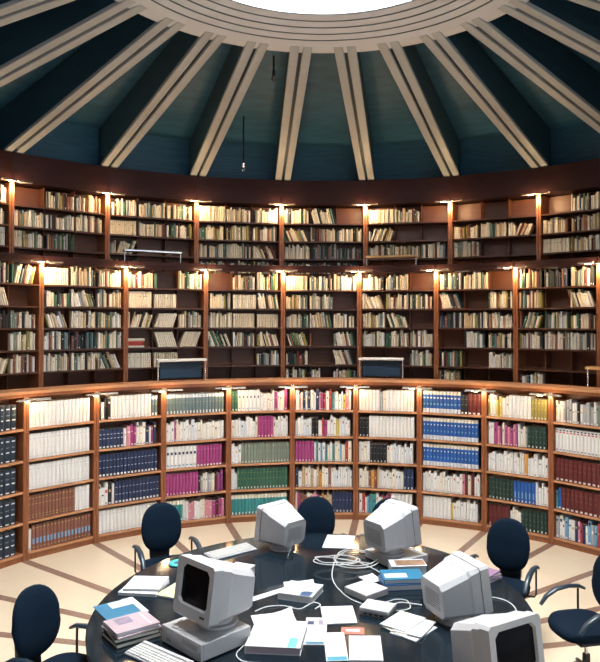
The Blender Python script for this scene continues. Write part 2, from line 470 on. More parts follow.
# uniform runs: thickness, height, depth, body, bands, words
LB = (0.03, 0.12, 'label')
SETS = {
    'white': (0.047, 0.30, 0.22, 'white', [(0.80, 0.815, 'grey'), (0.10, 0.115, 'grey')], 'white'),
    'whitecap': (0.045, 0.30, 0.22, 'white', [(0.80, 0.86, 'red'), (0.89, 0.95, 'black'), (0.05, 0.12, 'grey')], 'white printed-top'),
    'whiteblue': (0.050, 0.30, 0.22, 'white', [(0.62, 0.74, 'navy'), (0.1, 0.16, 'sky')], 'white and blue'),
    'brown': (0.040, 0.30, 0.22, 'brown', [(0.86, 0.885, 'gilt'), (0.62, 0.64, 'gilt'), (0.18, 0.20, 'gilt'), (0.08, 0.10, 'gilt')], 'brown gilt-banded'),
    'brownblue': (0.042, 0.30, 0.22, 'brown', [(0.86, 0.885, 'gilt'), (0.24, 0.46, 'sky'), (0.08, 0.10, 'gilt')], 'brown blue-labelled'),
    'thickblack': (0.074, 0.295, 0.24, 'ink', [(0.82, 0.87, 'silver'), (0.58, 0.62, 'slate'), (0.38, 0.43, 'silver'), (0.03, 0.08, 'label')], 'thick dark blue silver-banded'),
    'navy': (0.044, 0.29, 0.22, 'navy', [(0.72, 0.74, 'silver'), (0.40, 0.42, 'silver'), LB], 'navy white-tagged'),
    'navyshort': (0.044, 0.25, 0.22, 'navy', [(0.72, 0.75, 'silver'), (0.5, 0.53, 'silver'), LB], 'short navy white-tagged'),
    'slate': (0.042, 0.28, 0.22, 'slate', [(0.80, 0.96, 'silver', 1), (0.56, 0.58, 'gilt'), (0.02, 0.16, 'label')], 'slate grey'),
    'magenta': (0.042, 0.30, 0.22, 'magenta', [(0.78, 0.80, 'pink'), (0.02, 0.10, 'label')], 'magenta'),
    'sage': (0.040, 0.285, 0.22, 'sage', [(0.84, 0.88, 'gilt'), (0.60, 0.62, 'gilt'), LB], 'sage green'),
    'dgreen': (0.042, 0.29, 0.22, 'green', [(0.80, 0.82, 'gilt'), (0.50, 0.52, 'gilt'), LB], 'dark green'),
    'tealset': (0.044, 0.285, 0.22, 'teal', [(0.80, 1.0, 'cream', 1), (0.02, 0.14, 'label')], 'teal cream-topped'),
    'blueset': (0.046, 0.305, 0.23, 'blue', [(0.84, 1.0, 'cream', 1), (0.66, 0.72, 'label'), (0.0, 0.20, 'silver', 1), (0.36, 0.44, 'sky')], 'bright blue cream-topped'),
    'navyset': (0.046, 0.29, 0.22, 'navy', [(0.60, 0.62, 'silver'), (0.02, 0.12, 'label')], 'navy'),
    'blackgreen': (0.048, 0.285, 0.22, 'dgreen', [(0.78, 0.80, 'sage'), (0.52, 0.54, 'sage'), (0.28, 0.30, 'sage'), (0.03, 0.11, 'label')], 'black-green'),
    'maroon': (0.058, 0.285, 0.22, 'maroon', [(0.74, 0.76, 'brown'), (0.50, 0.52, 'brown'), (0.02, 0.10, 'label')], 'dark maroon white-tagged'),
    'olive': (0.040, 0.27, 0.22, 'olive', [(0.8, 0.84, 'yellow'), (0.5, 0.54, 'yellow'), LB], 'olive yellow'),
    'blackblock': (0.046, 0.26, 0.22, 'black', [(0.8, 0.82, 'grey'), (0.5, 0.52, 'grey'), LB], 'black'),
    'blue6': (0.046, 0.28, 0.22, 'blue', [(0.2, 0.5, 'sky'), LB], 'bright blue'),
}
MIX = {
    'w': ['white', 'white', 'white', 'cream', 'white', 'white', 'silver'],
    'wm': ['white', 'white', 'magenta', 'white', 'cream', 'pink', 'white', 'navy'],
    'wb': ['white', 'white', 'black', 'white', 'cream', 'grey'],
    'pm': ['pink', 'cream', 'purple', 'white', 'pink', 'brown', 'magenta'],
    'col': ['white', 'pink', 'navy', 'cream', 'red', 'yellow', 'white', 'magenta', 'teal', 'white', 'white'],
    'earth': ['brown', 'tan', 'orange', 'cream', 'brown', 'white', 'tan', 'white'],
    'wt': ['white', 'teal', 'white', 'cream', 'sky', 'white', 'red'],
    'blues': ['pink', 'white', 'silver', 'white', 'sky', 'white', 'sky', 'teal', 'navy', 'white', 'blue', 'white', 'red', 'sage', 'grey', 'white'],
    'wy': ['white', 'yellow', 'yellow', 'olive', 'white'],
    'reds': ['pink', 'magenta', 'maroon', 'pink', 'cream', 'purple'],
}
CW = dict(white='white', cream='cream', bone='buff', tan='tan', brown='brown', maroon='maroon', red='red', magenta='magenta', pink='pink', purple='purple', orange='orange',
          yellow='yellow', olive='olive', green='dark green', sage='sage', teal='teal', slate='slate', navy='navy', blue='blue', sky='pale blue', black='black', ink='dark blue',
          grey='grey', silver='silver-grey', dgreen='black-green')
# rows of the ten lower bookcases, top shelf first: (run, share of the width)
LOW = [
    [[('thickblack', 1)], [('thickblack', 1)], [('thickblack', 1)], [('thickblack', 1)], [('thickblack', 1)]],
    [[('white', 1)], [('white', 1)], [('white', 1)], [('brown', .75), ('white', .25)], [('m:w', .05), ('brownblue', .95)]],
    [[('m:wb', .2), ('white', .66), ('slate', .14)], [('navyshort', .42), ('m:wm', .58)], [('navy', 1)], [('m:wb', .26), ('navy', .74)], [('white', 1)]],
    [[('slate', 1)], [('m:wm', .25), ('m:w', .75)], [('whiteblue', .55), ('magenta', .45)], [('magenta', .55), ('m:wb', .25), ('m:reds', .2)], [('tealset', .28), ('m:wm', .35), ('m:reds', .37)]],
    [[('dgreen', .12), ('whiteblue', .38), ('m:wm', .5)], [('m:w', .45), ('magenta', .28), ('m:w', .27)], [('m:w', .16), ('sage', .84)], [('m:w', .12), ('dgreen', .88)], [('tealset', 1)]],
    [[('m:wm', .4), ('m:col', .6)], [('m:w', .3), ('blackblock', .1), ('m:col', .4), ('m:w', .2)], [('magenta', .33), ('m:wt', .67)], [('m:col', .1), ('m:earth', .55), ('m:w', .35)], [('m:pm', .45), ('m:earth', .2), ('navyset', .35)]],
    [[('white', .36), ('m:wb', .1), ('white', .54)], [('blackblock', .16), ('white', .84)], [('m:wb', .22), ('blackblock', .3), ('m:w', .48)], [('m:earth', .35), ('m:w', .4), ('navyset', .25)], [('m:wt', .4), ('m:pm', .2), ('white', .4)]],
    [[('blueset', .64), ('blackblock', .14), ('maroon', .22)], [('blueset', 1)], [('blueset', 1)], [('m:w', .7), ('m:reds', .2), ('m:w', .1)], [('white', .52), ('m:wy', .15), ('m:w', .33)]],
    [[('m:wy', .34), ('white', .38), ('olive', .28)], [('m:pm', .5), ('m:wb', .14), ('blackgreen', .36)], [('m:w', .56), ('m:earth', .1), ('m:w', .34)], [('blackgreen', .46), ('blue6', .34), ('m:w', .2)], [('maroon', .36), ('m:w', .18), ('blackgreen', .46)]],
    [[('m:wb', .55), ('m:blues', .45)], [('whitecap', 1)], [('maroon', 1)], [('m:blues', .08), ('maroon', .92)], [('m:blues', 1)]],
]
ROWW = ['top shelf', 'second shelf', 'third shelf', 'fourth shelf', 'bottom shelf']
def bayw(j): return ['leftmost', 'second', 'third', 'fourth', 'fifth', 'sixth', 'seventh', 'eighth', 'ninth', 'tenth'][j]+' lower bookcase'+(' from left' if j else '')

def to_px(p):
    d = p-EYE; w = d.dot(_f)
    return 300+27.07+FPX*d.dot(_r)/w, 331-18.04-FPX*d.dot(_u)/w, w

ROWS = []      # individual candidates: rows of dicts
REST = []      # everything else: (matrix, t, d, h, body, bands)
def book_matrix(m, rz, x, y, z, lean=0.0, t=0.0):
    M = Matrix.Translation(m) @ Matrix.Rotation(rz, 4, 'Z') @ Matrix.Translation((x, y, z))
    if lean > 0: M = M @ Matrix.Translation((-t/2, 0, 0)) @ Matrix.Rotation(-lean, 4, 'Y') @ Matrix.Translation((t/2, 0, 0))
    elif lean < 0: M = M @ Matrix.Translation((t/2, 0, 0)) @ Matrix.Rotation(-lean, 4, 'Y') @ Matrix.Translation((-t/2, 0, 0))
    return M

rnd = random.Random(5)
for j in range(10):
    k = j-5
    m, rz, w = frame(R1, th1(k), th1(k+1))
    inner = w-0.078
    bookcase(R1, th1(k), th1(k+1), 0, ZC-0.08, Z1, 'lower tier wooden bookcase on the floor, %s from the left' % ORD[j], 'bookcases of the lower tier', 0.037, kick=0.07)
    for r in range(5):
        x = -inner/2+0.003
        books = []
        for run, share in LOW[j][r]:
            xe = min(x+inner*share, inner/2-0.001)
            mix = run.startswith('m:')
            while True:
                if mix:
                    body = rnd.choice(MIX[run[2:]])
                    t = rnd.uniform(0.024, 0.052); h = rnd.uniform(0.22, 0.305); d = rnd.uniform(0.17, 0.24)
                    other = rnd.choice(['gilt', 'navy', 'label', 'red', 'black'])
                    if other == body: other = 'gilt'
                    a = rnd.uniform(0.5, 0.8)
                    bands = [(a, a+rnd.choice([0.03, 0.08, 0.14]), other)]
                    if rnd.random() < .7: bands.append((0.03, 0.11, 'label' if body not in ('white', 'cream') else 'grey'))
                    words = CW[body]
                else:
                    t, h, d, body, bands, words = SETS[run]
                if x+t > xe+0.012 or x+t > inner/2: break
                yj = 0.035+(rnd.uniform(0, 0.018) if mix else rnd.uniform(0, 0.004))
                M = book_matrix(Vector((m.x, m.y, 0)), rz, x+t/2, yj, Z1[r]+0.0006)
                books.append(dict(M=M, t=t, d=d, h=h, body=body, bands=bands, words=words, set=None if mix else run, c=M @ Vector((0, 0, h/2))))
                x += t+(0.0036 if not mix else rnd.uniform(0.0008, 0.004))
        vis = []
        for i, b in enumerate(books):
            px, py, dep = to_px(b['c']); b['i'] = i
            b['area'] = (b['t']*abs(math.cos(rz+0))*b['h'])*(FPX/dep)**2
            if 4 < px < 597 and py < 640: vis.append(b)
            else: REST.append((b['M'], b['t'], b['d'], b['h'], b['body'], b['bands']))
        if vis: ROWS.append((sum(b['area'] for b in vis)/len(vis), j, r, vis))

want = []; n = 0
PRIOR = {1: 3, 9: 3, 0: 3, 2: 2}
for row in sorted(ROWS, key=lambda q: -(q[0]+1000*PRIOR.get(q[1], 0))):
    if n+len(row[3]) <= 300: want.append(row); n += len(row[3])
    else:
        for b in row[3]: REST.append((b['M'], b['t'], b['d'], b['h'], b['body'], b['bands']))
setmesh = {}
used = set()
for area, j, r, vis in sorted(want, key=lambda q: (q[1], q[2])):
    for b in vis:
        words = b['words']
        if b['set']:
            key = b['set']
            if key not in setmesh:
                q = MB(); book_mesh(q, b['t'], b['d'], b['h'], b['body'], b['bands'], None, True)
                o = q.build('book'); setmesh[key] = o
            else:
                o = setmesh[key].copy(); COL.objects.link(o)
            lab = '%s volume of the set on %s of %s' % (words, ROWW[r], bayw(j))
            tag(o, lab, 'book', 'matching %s volumes, %s, %s' % (words, ROWW[r], bayw(j)))
        else:
            q = MB(); book_mesh(q, b['t'], b['d'], b['h'], b['body'], b['bands'], None, True)
            o = q.build('book')
            lab = '%s book, %s on %s of %s' % (words, ORD[b['i']], ROWW[r], bayw(j))
            tag(o, lab, 'book', 'books on %s of %s' % (ROWW[r], bayw(j)))
        o.matrix_world = b['M']

# ---- middle and top tiers
UP2 = [
    ['ffl', 'fle', 'fff', 'lef', 'llf', 'eee'], ['sff', 'flf', 'lff', 'fdf', 'ffl', 'eee'], ['fff', 'sse', 'lLf', 'hLL', 'sse', 'eee'], ['eff', 'fsl', 'fss', 'lfl', 'eef', 'eee'],
    ['sff', 'ffe', 'flf', 'lfl', 'fel', 'fff'], ['ffe', 'lff', 'fle', 'fff', 'hef', 'eee'], ['ffe', 'lef', 'dff', 'eff', 'fef', 'fee'], ['fdf', 'fel', 'lff', 'fff', 'eee', 'fee'], ['fff', 'fsf', 'fff', 'lff', 'eef', 'eee']]
UP3 = [
    ['fff', 'fff', 'fff', 'eee'], ['eff', 'fff', 'ffe', 'eee'], ['fff', 'sff', 'lee', 'fee'], ['sff', 'fff', 'ffl', 'fff'],
    ['fle', 'lff', 'fdd', 'fdd'], ['sfe', 'lee', 'fff', 'eee'], ['eee', 'ffl', 'fee', 'hee'], ['eff', 'ffl', 'sff', 'hee']]
PAL = ['bone', 'black', 'bone', 'cream', 'cream', 'cream', 'white', 'bone', 'white', 'tan', 'grey', 'sage', 'bone', 'cream', 'green', 'maroon', 'tan', 'slate', 'bone', 'black', 'cream', 'olive', 'brown']
PALD = ['black', 'slate', 'navy', 'dgreen', 'brown', 'grey']
def fill(code, m, rz, x0, x1, z, clear):
    if code == 'e': return
    w = x1-x0
    if code == 'h':      # a low lying pile
        zz = z
        for i in range(rnd.randint(2, 4)):
            t = rnd.uniform(0.025, 0.04); d = 0.2; h = rnd.uniform(0.19, min(0.24, w-0.01))
            M = Matrix.Translation(m) @ Matrix.Rotation(rz, 4, 'Z') @ Matrix.Translation((x0+0.004, 0.05, zz+t/2)) @ Matrix.Rotation(PI/2, 4, 'Y')
            REST.append((M, t, d, h, rnd.choice(['bone', 'cream', 'red', 'grey']), [])); zz += t+0.001
        return
    x = x0+0.003
    base = rnd.choice(['bone', 'cream', 'cream'])
    hb = rnd.uniform(0.74, 0.88)*clear
    lean = 0.0; side = 1
    if code in 'lL':
        lean = rnd.uniform(0.16, 0.42); side = rnd.choice([1, -1, 1])
        n_up = 0 if code == 'L' else rnd.randint(0, 3)
    while True:
        t = rnd.uniform(0.016, 0.042); h = min(clear-0.015, hb*rnd.uniform(0.80, 1.12)); d = rnd.uniform(0.15, 0.22)
        if code == 'd': body = rnd.choice(PALD)
        elif code in 'sL': body = base; t = 0.028; h = hb
        else: body = rnd.choice(PAL)
        bands = []
        if rnd.random() < .55 and code not in 'L': bands = [(0.66, 0.74, rnd.choice(['label', 'gilt', 'brown', 'black']))]
        if rnd.random() < .2: bands.append((0.05, 0.14, 'label'))
        if code in 'lL' and (code == 'L' or n_up <= 0):
            a = lean
            if side > 0 and x < x0+0.01: x += h*math.sin(a)+0.002
            tw = t/math.cos(a)
            if x+tw+(h*math.sin(a) if side < 0 else 0.004) > x1: break
            if side > 0: M = book_matrix(m, rz, x+t/2, rnd.uniform(.03, .05), z+0.0006, a, t)
            else: M = book_matrix(m, rz, x+tw-t/2, rnd.uniform(.03, .05), z+0.0006, -a, t)
            h = min(h, (clear-0.012-t*math.sin(a))/math.cos(a))
            x += tw+0.001
        else:
            if code == 'l': n_up -= 1
            if x+t > x1-0.002: break
            M = book_matrix(m, rz, x+t/2, rnd.uniform(.03, .055), z+0.0006)
            x += t+rnd.uniform(0.0005, 0.003)
            if code == 'f' and rnd.random() < 0.003: break
        REST.append((M, t, d, h, body, bands))

for j in range(9):
    k = j-4
    m, rz, w = frame(R2, th2(k), th2(k+1)); m = Vector((m.x, m.y, 0))
    bookcase(R2, th2(k), th2(k+1), 1.83, ZL-0.062, Z2, 'middle tier dark wooden bookcase on the gallery, %s from the left' % ORD[j], 'bookcases of the middle tier', 0.034, 3, th=0.022, edge='wood_shelf_shaded')
    inn = w-0.07
    for r in range(6):
        clear = (Z2[r-1]-0.022 if r else ZL-0.01)-Z2[r]
        for s in range(3):
            x0 = -inn/2+inn*s/3; fill(UP2[j][r][s], m, rz, x0+0.007, x0+inn/3-0.007, Z2[r], min(clear, 0.29))
for j in range(8):
    k = j-4
    m, rz, w = frame(R3, th3(k), th3(k+1)); m = Vector((m.x, m.y, 0))
    bookcase(R3, th3(k), th3(k+1), 3.50, ZT, Z3, 'top tier wooden bookcase below the dome, %s from the left' % ORD[j], 'bookcases of the top tier', 0.036, 3, th=0.022, edge='wood_shelf_shaded')
    inn = w-0.074
    for r in range(4):
        clear = (Z3[r-1]-0.022 if r else ZT)-Z3[r]
        for s in range(3):
            x0 = -inn/2+inn*s/3; fill(UP3[j][r][s], m, rz, x0+0.007, x0+inn/3-0.007, Z3[r], min(clear, 0.28))
mb = MB()
for M, t, d, h, body, bands in REST: book_mesh(mb, t, d, h, body, bands, M)
tag(mb.build('shelved_books'), 'all the other books filling the curved shelves of the three tiers', 'books', 'books on the shelves', 'stuff')
print('books', len(REST), n)

# ------------------------------------------------------------------ shelf lamps
lamp0 = None
def lamp(R, t, z, step, label, group, power, bulb=False):
    global lamp0
    o = empty('shelf_lamp', P(R-0.03, t, z), -t); tag(o, label, 'lamp', group)
    b = MB(); b.tube([(0, 0.024, 0.0), (0, -0.03, 0.02), (0, -0.10, 0.02)], 0.009, 'lamp_shade', 6); b.build('arm', o)
    b = MB(); b.box(-0.02, 0.02, 0.022, 0.029, -0.05, 0.03, 'lamp_shade'); b.build('wall_plate', o)
    for s in (-1, 1):
        M = Matrix.Translation((0, -0.11, 0.0)) @ Matrix.Rotation(-s*step/2, 4, 'Z')
        arc = [(0.030*math.cos(a), 0.024*math.sin(a)) for a in [PI*i/6 for i in range(7)]]
        inn = [(0.026*math.cos(a), 0.020*math.sin(a)) for a in [PI*i/6 for i in range(6, -1, -1)]]
        prof = arc+inn
        b = MB(); b.loft([[(s*x, y, zz) for y, zz in prof] for x in (0.012, 0.21)], 'lamp_shade', M); b.build('lamp_shade', o, smooth=True)
        b = MB(); b.tube([(s*0.03, 0, 0.006), (s*0.05, 0, 0.004), (s*0.11, 0, 0.004), (s*0.12, 0, 0.004)], [0.006, 0.012, 0.012, 0.004], 'lamp_glow' if s < 0 else 'lamp_shade', 8, M); b.build('bulb' if s < 0 else 'arm_tip', o, smooth=True)
    ld = bpy.data.lights.new('shelf_lamp_light', 'POINT'); ld.energy = power; ld.color = LAMP_C; ld.shadow_soft_size = 0.05
    lo = bpy.data.objects.new('shelf_lamp_light', ld); COL.objects.link(lo); lo.parent = o; lo.location = (0, -0.085, -0.075)
    return o
for i, k in enumerate(range(-4, 5)):
    lamp(R1, th1(k), ZC-0.105, 2*PI/N1, 'twin-arm shelf lamp at the lower counter edge, %s from the left' % ORD[i], 'lamps of the lower tier', LAMP_W*0.42)
for i, k in enumerate(range(-3, 5)):
    lamp(R2, th2(k), ZL-0.05, 2*PI/N2, 'twin-arm shelf lamp under the ledge of the middle tier, %s from the left' % ORD[i], 'lamps of the middle tier', LAMP_W*1.9)
for i, k in enumerate(range(-3, 4)):
    lamp(R3, th3(k), ZT-0.01, 2*PI/N3, 'twin-arm shelf lamp over the top tier, %s from the left' % ORD[i], 'lamps of the top tier', LAMP_W*1.8)

# ------------------------------------------------------------------ chrome frames on the counter and ledge
def rail(R, t, z, w, h, label, panel, top):
    o = empty('chrome_rail', P(R, t, z), -t); tag(o, label, 'rail', 'chrome rails on the galleries')
    for s in (-1, 1):
        b = MB(); b.cyl(s*(w/2-0.012), 0, 0, h-0.03, 0.010, 'chrome', 10); b.build('leg', o, smooth=True)
    b = MB(); b.box(-w/2, w/2, -0.06, 0.10, h-0.035, h, top); b.build('top_bar', o, bevel=0.01)
    if panel:
        b = MB(); b.box(-w/2+0.05, w/2-0.05, 0.05, 0.075, 0.03, h-0.045, 'blue_panel'); b.build('panel', o, bevel=0.006)['label'] = 'dark blue panel'
        for s in (-1, 1):
            b = MB(); b.tube([(s*(w/2-0.012), 0, h-0.08), (s*(w/2-0.05), 0.062, h-0.08)], 0.006, 'chrome', 6); b.build('strut', o)
rail(4.58, math.atan2(-1.95, 4.16), ZC, 0.70, 0.31, 'pale-topped chrome rail with blue panel on the counter, left of middle', True, 'rail_top')
rail(4.58, math.atan2(0.92, 4.5), ZC, 0.66, 0.31, 'pale-topped chrome rail with dark blue panel on the counter, right of middle', True, 'rail_top')
rail(4.58, th1(4.75), ZC, 0.62, 0.27, 'wood-topped chrome rail on the counter at the right edge', False, 'rail_wood')
rail(4.58, th1(-4.75), ZC, 0.62, 0.27, 'chrome rail on the counter at the left edge', False, 'rail_top')
rail(5.25, math.atan2(-2.47, 4.63), ZL+0.045, 0.86, 0.19, 'low chrome rail on the middle ledge, left of middle', False, 'chrome')
rail(5.25, math.atan2(1.13, 5.1), ZL+0.045, 0.80, 0.17, 'low wood-topped chrome rail on the middle ledge, right of middle', False, 'rail_wood')

# ------------------------------------------------------------------ table
TZ = 0.74
tb = empty('reading_table', (-0.05, -0.5, 0)); tag(tb, 'big oval glossy dark table in the middle of the room', 'table')
ov = [(1.62*math.cos(2*PI*i/72), 1.75*math.sin(2*PI*i/72)) for i in range(72)]
b = MB(); b.prism(ov, TZ-0.018, TZ, 'table_top'); b.build('tabletop', tb)
b = MB(); b.prism([(x*0.996, y*0.996) for x, y in ov], TZ-0.055, TZ-0.0181, 'table_edge'); b.build('edge_band', tb)
b = MB(); b.cyl(0, 0, 0, TZ-0.056, 0.55, 'table_leg', 32); b.build('pedestal', tb, smooth=True)
for i in range(6):
    a = 2*PI*(i+0.25)/6; b = MB(); b.cyl(1.15*math.cos(a), 1.25*math.sin(a), 0, TZ-0.056, 0.035, 'table_leg', 14); b.build('leg', tb, smooth=True)

# ------------------------------------------------------------------ chairs
def make_chair():
    o = empty('office_chair')
    b = MB()
    M = Matrix.Translation((0, 0.235, 0.79)) @ Matrix.Rotation(-0.14, 4, 'X')
    ellipsoid(b, (0, 0, 0), (0.205, 0.050, 0.240), 'chair_blue', 2.3, 32, 18, M)
    for i, v in enumerate(b.v):      # wrap the back a little and dent the lumbar crease
        x, y, z = v
        b.v[i] = (x, y-0.9*x*x+0.012*math.exp(-((z-0.78)/0.018)**2), z)
    b.build('backrest', o, smooth=True)
    b = MB(); b.loft([[(-w_, y, z), (w_, y, z), (w_, y+0.03, z), (-w_, y+0.03, z)] for w_, y, z in ((0.07, 0.10, 0.40), (0.09, 0.24, 0.42), (0.10, 0.262, 0.50), (0.11, 0.268, 0.70))], 'black_plastic')
    b.build('back_bracket', o, smooth=False, bevel=0.006)
    b = MB(); ellipsoid(b, (0, -0.02, 0.465), (0.25, 0.245, 0.05), 'chair_blue', 3.0, 32, 10)
    for i, v in enumerate(b.v):
        x, y, z = v
        b.v[i] = (x, y, z-0.25*max(0, -y-0.12)**2*4+0.3*x*x*(1 if z > 0.46 else 0))
    b.build('seat', o, smooth=True)
    b = MB(); b.box(-0.19, 0.19, -0.17, 0.15, 0.395, 0.42, 'black_plastic'); b.build('seat_pan', o, bevel=0.01)
    for s in (-1, 1):
        b = MB()
        b.tube([(s*0.285, 0.17, 0.645), (s*0.285, 0.12, 0.670), (s*0.285, 0.02, 0.680), (s*0.285, -0.09, 0.662), (s*0.285, -0.18, 0.612), (s*0.285, -0.235, 0.545)],
               [0.018, 0.026, 0.028, 0.028, 0.026, 0.02], 'chair_arm', 10, None, 0.6)
        arm = b.build('armrest', o, smooth=True)
        b = MB(); b.tube([(s*0.285, 0.11, 0.655), (s*0.285, 0.11, 0.43), (s*0.275, 0.10, 0.408), (s*0.15, 0.06, 0.405)], 0.009, 'black_plastic', 8); b.build('arm_post', arm, smooth=True)
    b = MB(); b.cyl(0, 0, 0.10, 0.25, 0.03, 'black_plastic', 14); b.cyl(0, 0, 0.25, 0.396, 0.016, 'chrome', 14); b.build('gas_column', o, smooth=True)
    b = MB(); b.cyl(0, 0, 0.07, 0.12, 0.045, 'black_plastic', 16); b.build('hub', o, smooth=True)
    for i in range(5):
        a = 2*PI*i/5+0.3; c, s = math.cos(a), math.sin(a)
        b = MB(); b.tube([(0.04*c, 0.04*s, 0.10), (0.18*c, 0.18*s, 0.095), (0.29*c, 0.29*s, 0.07)], [0.026, 0.022, 0.015], 'black_plastic', 8); lg_ = b.build('leg', o, smooth=True)
        b = MB()
        for q in (-1, 1):
            M = Matrix.Translation((0.29*c-q*0.014*s, 0.29*s+q*0.014*c, 0.026)) @ Matrix.Rotation(a, 4, 'Z') @ Matrix.Rotation(PI/2, 4, 'X')
            b.cyl(0, 0, -0.009, 0.009, 0.026, 'black_plastic', 14, None, M)
        b.cyl(0.29*c, 0.29*s, 0.03, 0.07, 0.007, 'black_plastic', 8)
        b.build('caster', lg_, smooth=True)
    return o
chair0 = make_chair()
CH = [(-1.50, 1.12, 28, 'dark blue swivel armchair at the far left of the table, by the teal ring'),
      (-0.04, 1.33, 0, 'dark blue swivel armchair tucked in behind the middle of the table'),
      (0.70, 1.25, -10, 'dark blue swivel armchair mostly hidden behind the monitor at the far right of table'),
      (-1.775, -1.01, 66, 'dark blue swivel armchair at the front left, beside the open blue folder'),
      (1.64, 0.52, -33, 'dark blue swivel armchair on the right, behind the stack of magazines'),
      (2.10, -0.29, -78, 'dark blue swivel armchair cut by the right edge, facing the front monitor')]
for i, (x, y, a, lab) in enumerate(CH):
    c = chair0 if i == 0 else copy_tree(chair0)
    c.location = (x, y, 0); c.rotation_euler = (0, 0, math.radians(a)); tag(c, lab, 'chair', 'swivel chairs round the table')

# ------------------------------------------------------------------ computers
def rr(w, h, y, cz, c=0.02):
    a, b = w/2, h/2
    return [(-a+c, y, cz-b), (a-c, y, cz-b), (a, y, cz-b+c), (a, y, cz+b-c), (a-c, y, cz+b), (-a+c, y, cz+b), (-a, y, cz+b-c), (-a, y, cz-b+c)]
def make_monitor(name='crt_monitor'):
    o = empty(name)
    tilt = Matrix.Translation((0, 0, 0.235)) @ Matrix.Rotation(-0.14, 4, 'X') @ Matrix.Translation((0, 0, -0.215))
    W_, H_ = 0.40, 0.365; cz = 0.034+H_/2
    # bezel: ring
    b = MB(); outer = rr(W_, H_, -0.20, cz, 0.018); inner = rr(0.315, 0.255, -0.20, cz+0.018, 0.03); inner2 = rr(0.300, 0.24, -0.182, cz+0.018, 0.03)
    vs = outer+inner+inner2; fs = []
    for i in range(8):
        j = (i+1) % 8
        fs += [(i, j, 8+j, 8+i), (8+i, 8+j, 16+j, 16+i)]
    b.add(vs, fs, 'beige', tilt)
    back = rr(W_, H_, -0.125, cz, 0.018)
    vs = outer+back; b.add(vs, [((i+1) % 8, i, 8+i, 8+(i+1) % 8) for i in range(8)], 'beige', tilt)
    b.build('bezel', o)
    # screen, gently bulged
    b = MB(); vs = []; fs = []; n = 10
    for i in range(n+1):
        for j in range(n+1):
            u, v = i/n-0.5, j/n-0.5
            vs.append((u*0.310, -0.186-0.012*(1-(2*u)**2)*(1-(2*v)**2)+0.006, cz+0.018+v*0.250))
    for i in range(n):
        for j in range(n): fs.append((i*(n+1)+j, (i+1)*(n+1)+j, (i+1)*(n+1)+j+1, i*(n+1)+j+1))
    b.add(vs, fs, 'screen', tilt); b.build('screen', o, smooth=True)['label'] = 'dark glass screen'
    # housing: shoulder then tapering tail
    b = MB(); b.loft([rr(W_-0.012, H_-0.012, -0.126, cz, 0.02), rr(W_-0.02, H_-0.02, -0.05, cz, 0.03), rr(0.368, 0.328, -0.03, cz-0.006, 0.03), rr(0.30, 0.255, 0.19, cz-0.018, 0.035)], 'beige', tilt)
    hs = b.build('housing', o)
    b = MB()
    for i in range(8): b.box(-0.10, 0.10, 0.1895, 0.1925, cz-0.09+i*0.018, cz-0.083+i*0.018, 'beige_dark', tilt)
    b.build('vent', hs)
    b = MB(); b.box(0.10, 0.145, -0.2035, -0.199, cz-0.148, cz-0.136, 'black_plastic', tilt); b.build('power_button', o)
    b = MB(); b.cyl(0, 0, 0, 0.018, 0.135, 'beige', 28); b.cyl(0, 0, 0.018, 0.046, 0.10, 'beige', 24, 0.085); b.build('stand', o, smooth=True)
    return o
def make_pc(lab, loc, rz, w=0.44, d=0.40, h=0.115):
    o = empty('desktop_computer', loc, rz); tag(o, lab, 'computer', 'desktop computers on the table')
    b = MB(); b.box(-w/2, w/2, -d/2+0.02, d/2, 0.008, h, 'beige'); b.build('case', o, bevel=0.006)
    b = MB(); b.box(-w/2, w/2, -d/2, -d/2+0.0199, 0.006, h+0.002, 'beige'); fp = b.build('front_panel', o, bevel=0.005)
    b = MB(); b.box(0.02, 0.18, -d/2-0.003, -d/2+0.004, h-0.05, h-0.015, 'beige_dark'); b.build('drive_bay', fp)
    b = MB(); b.box(-0.16, -0.10, -d/2-0.004, -d/2+0.004, 0.03, 0.05, 'beige_dark'); b.build('power_button', fp)
    b = MB()
    for sx in (-1, 1):
        for sy in (-1, 1): b.cyl(sx*(w/2-0.05), sy*(d/2-0.05), 0, 0.0079, 0.015, 'black_plastic', 10)
    b.build('rubber_feet', o)
    return o
make_pc('desktop computer case under the dark-screened monitor on the left, front left', (-0.76, -1.14, TZ+0.0005), math.radians(-45))
make_pc('desktop computer case under the monitor at the far right of table', (0.68, 0.45, TZ+0.0005), math.radians(122), 0.42, 0.38, 0.075)
PCT = TZ+0.1185
mon0 = make_monitor()
MO = [((-0.69, -1.10, PCT), -45, 'pale monitor on a computer case, its dark screen facing the front left'),
      ((-0.35, 0.80, TZ+0.0005), -134, 'pale monitor at the far left of the table, seen from behind, beside the drinking glass'),
      ((0.62, 0.41, TZ+0.0785), 124, 'pale monitor seen from behind, on a computer case at the far right'),
      ((0.95, -0.80, TZ+0.0005), 112, 'pale monitor seen from behind beside the blue binders, nearest the right chairs'),
      ((1.00, -1.72, TZ+0.0005), 30, 'pale monitor at the front right edge with its dark screen towards us')]
for i, (loc, a, lab) in enumerate(MO):
    o = mon0 if i == 0 else copy_tree(mon0)
    o.location = loc; o.scale = [(q, q, q) for q in (1.0, 0.90, 0.95, 0.94, 1.0)][i]; o.rotation_euler = (0, 0, math.radians(a)); tag(o, lab, 'monitor', 'bulky monitors on the table')
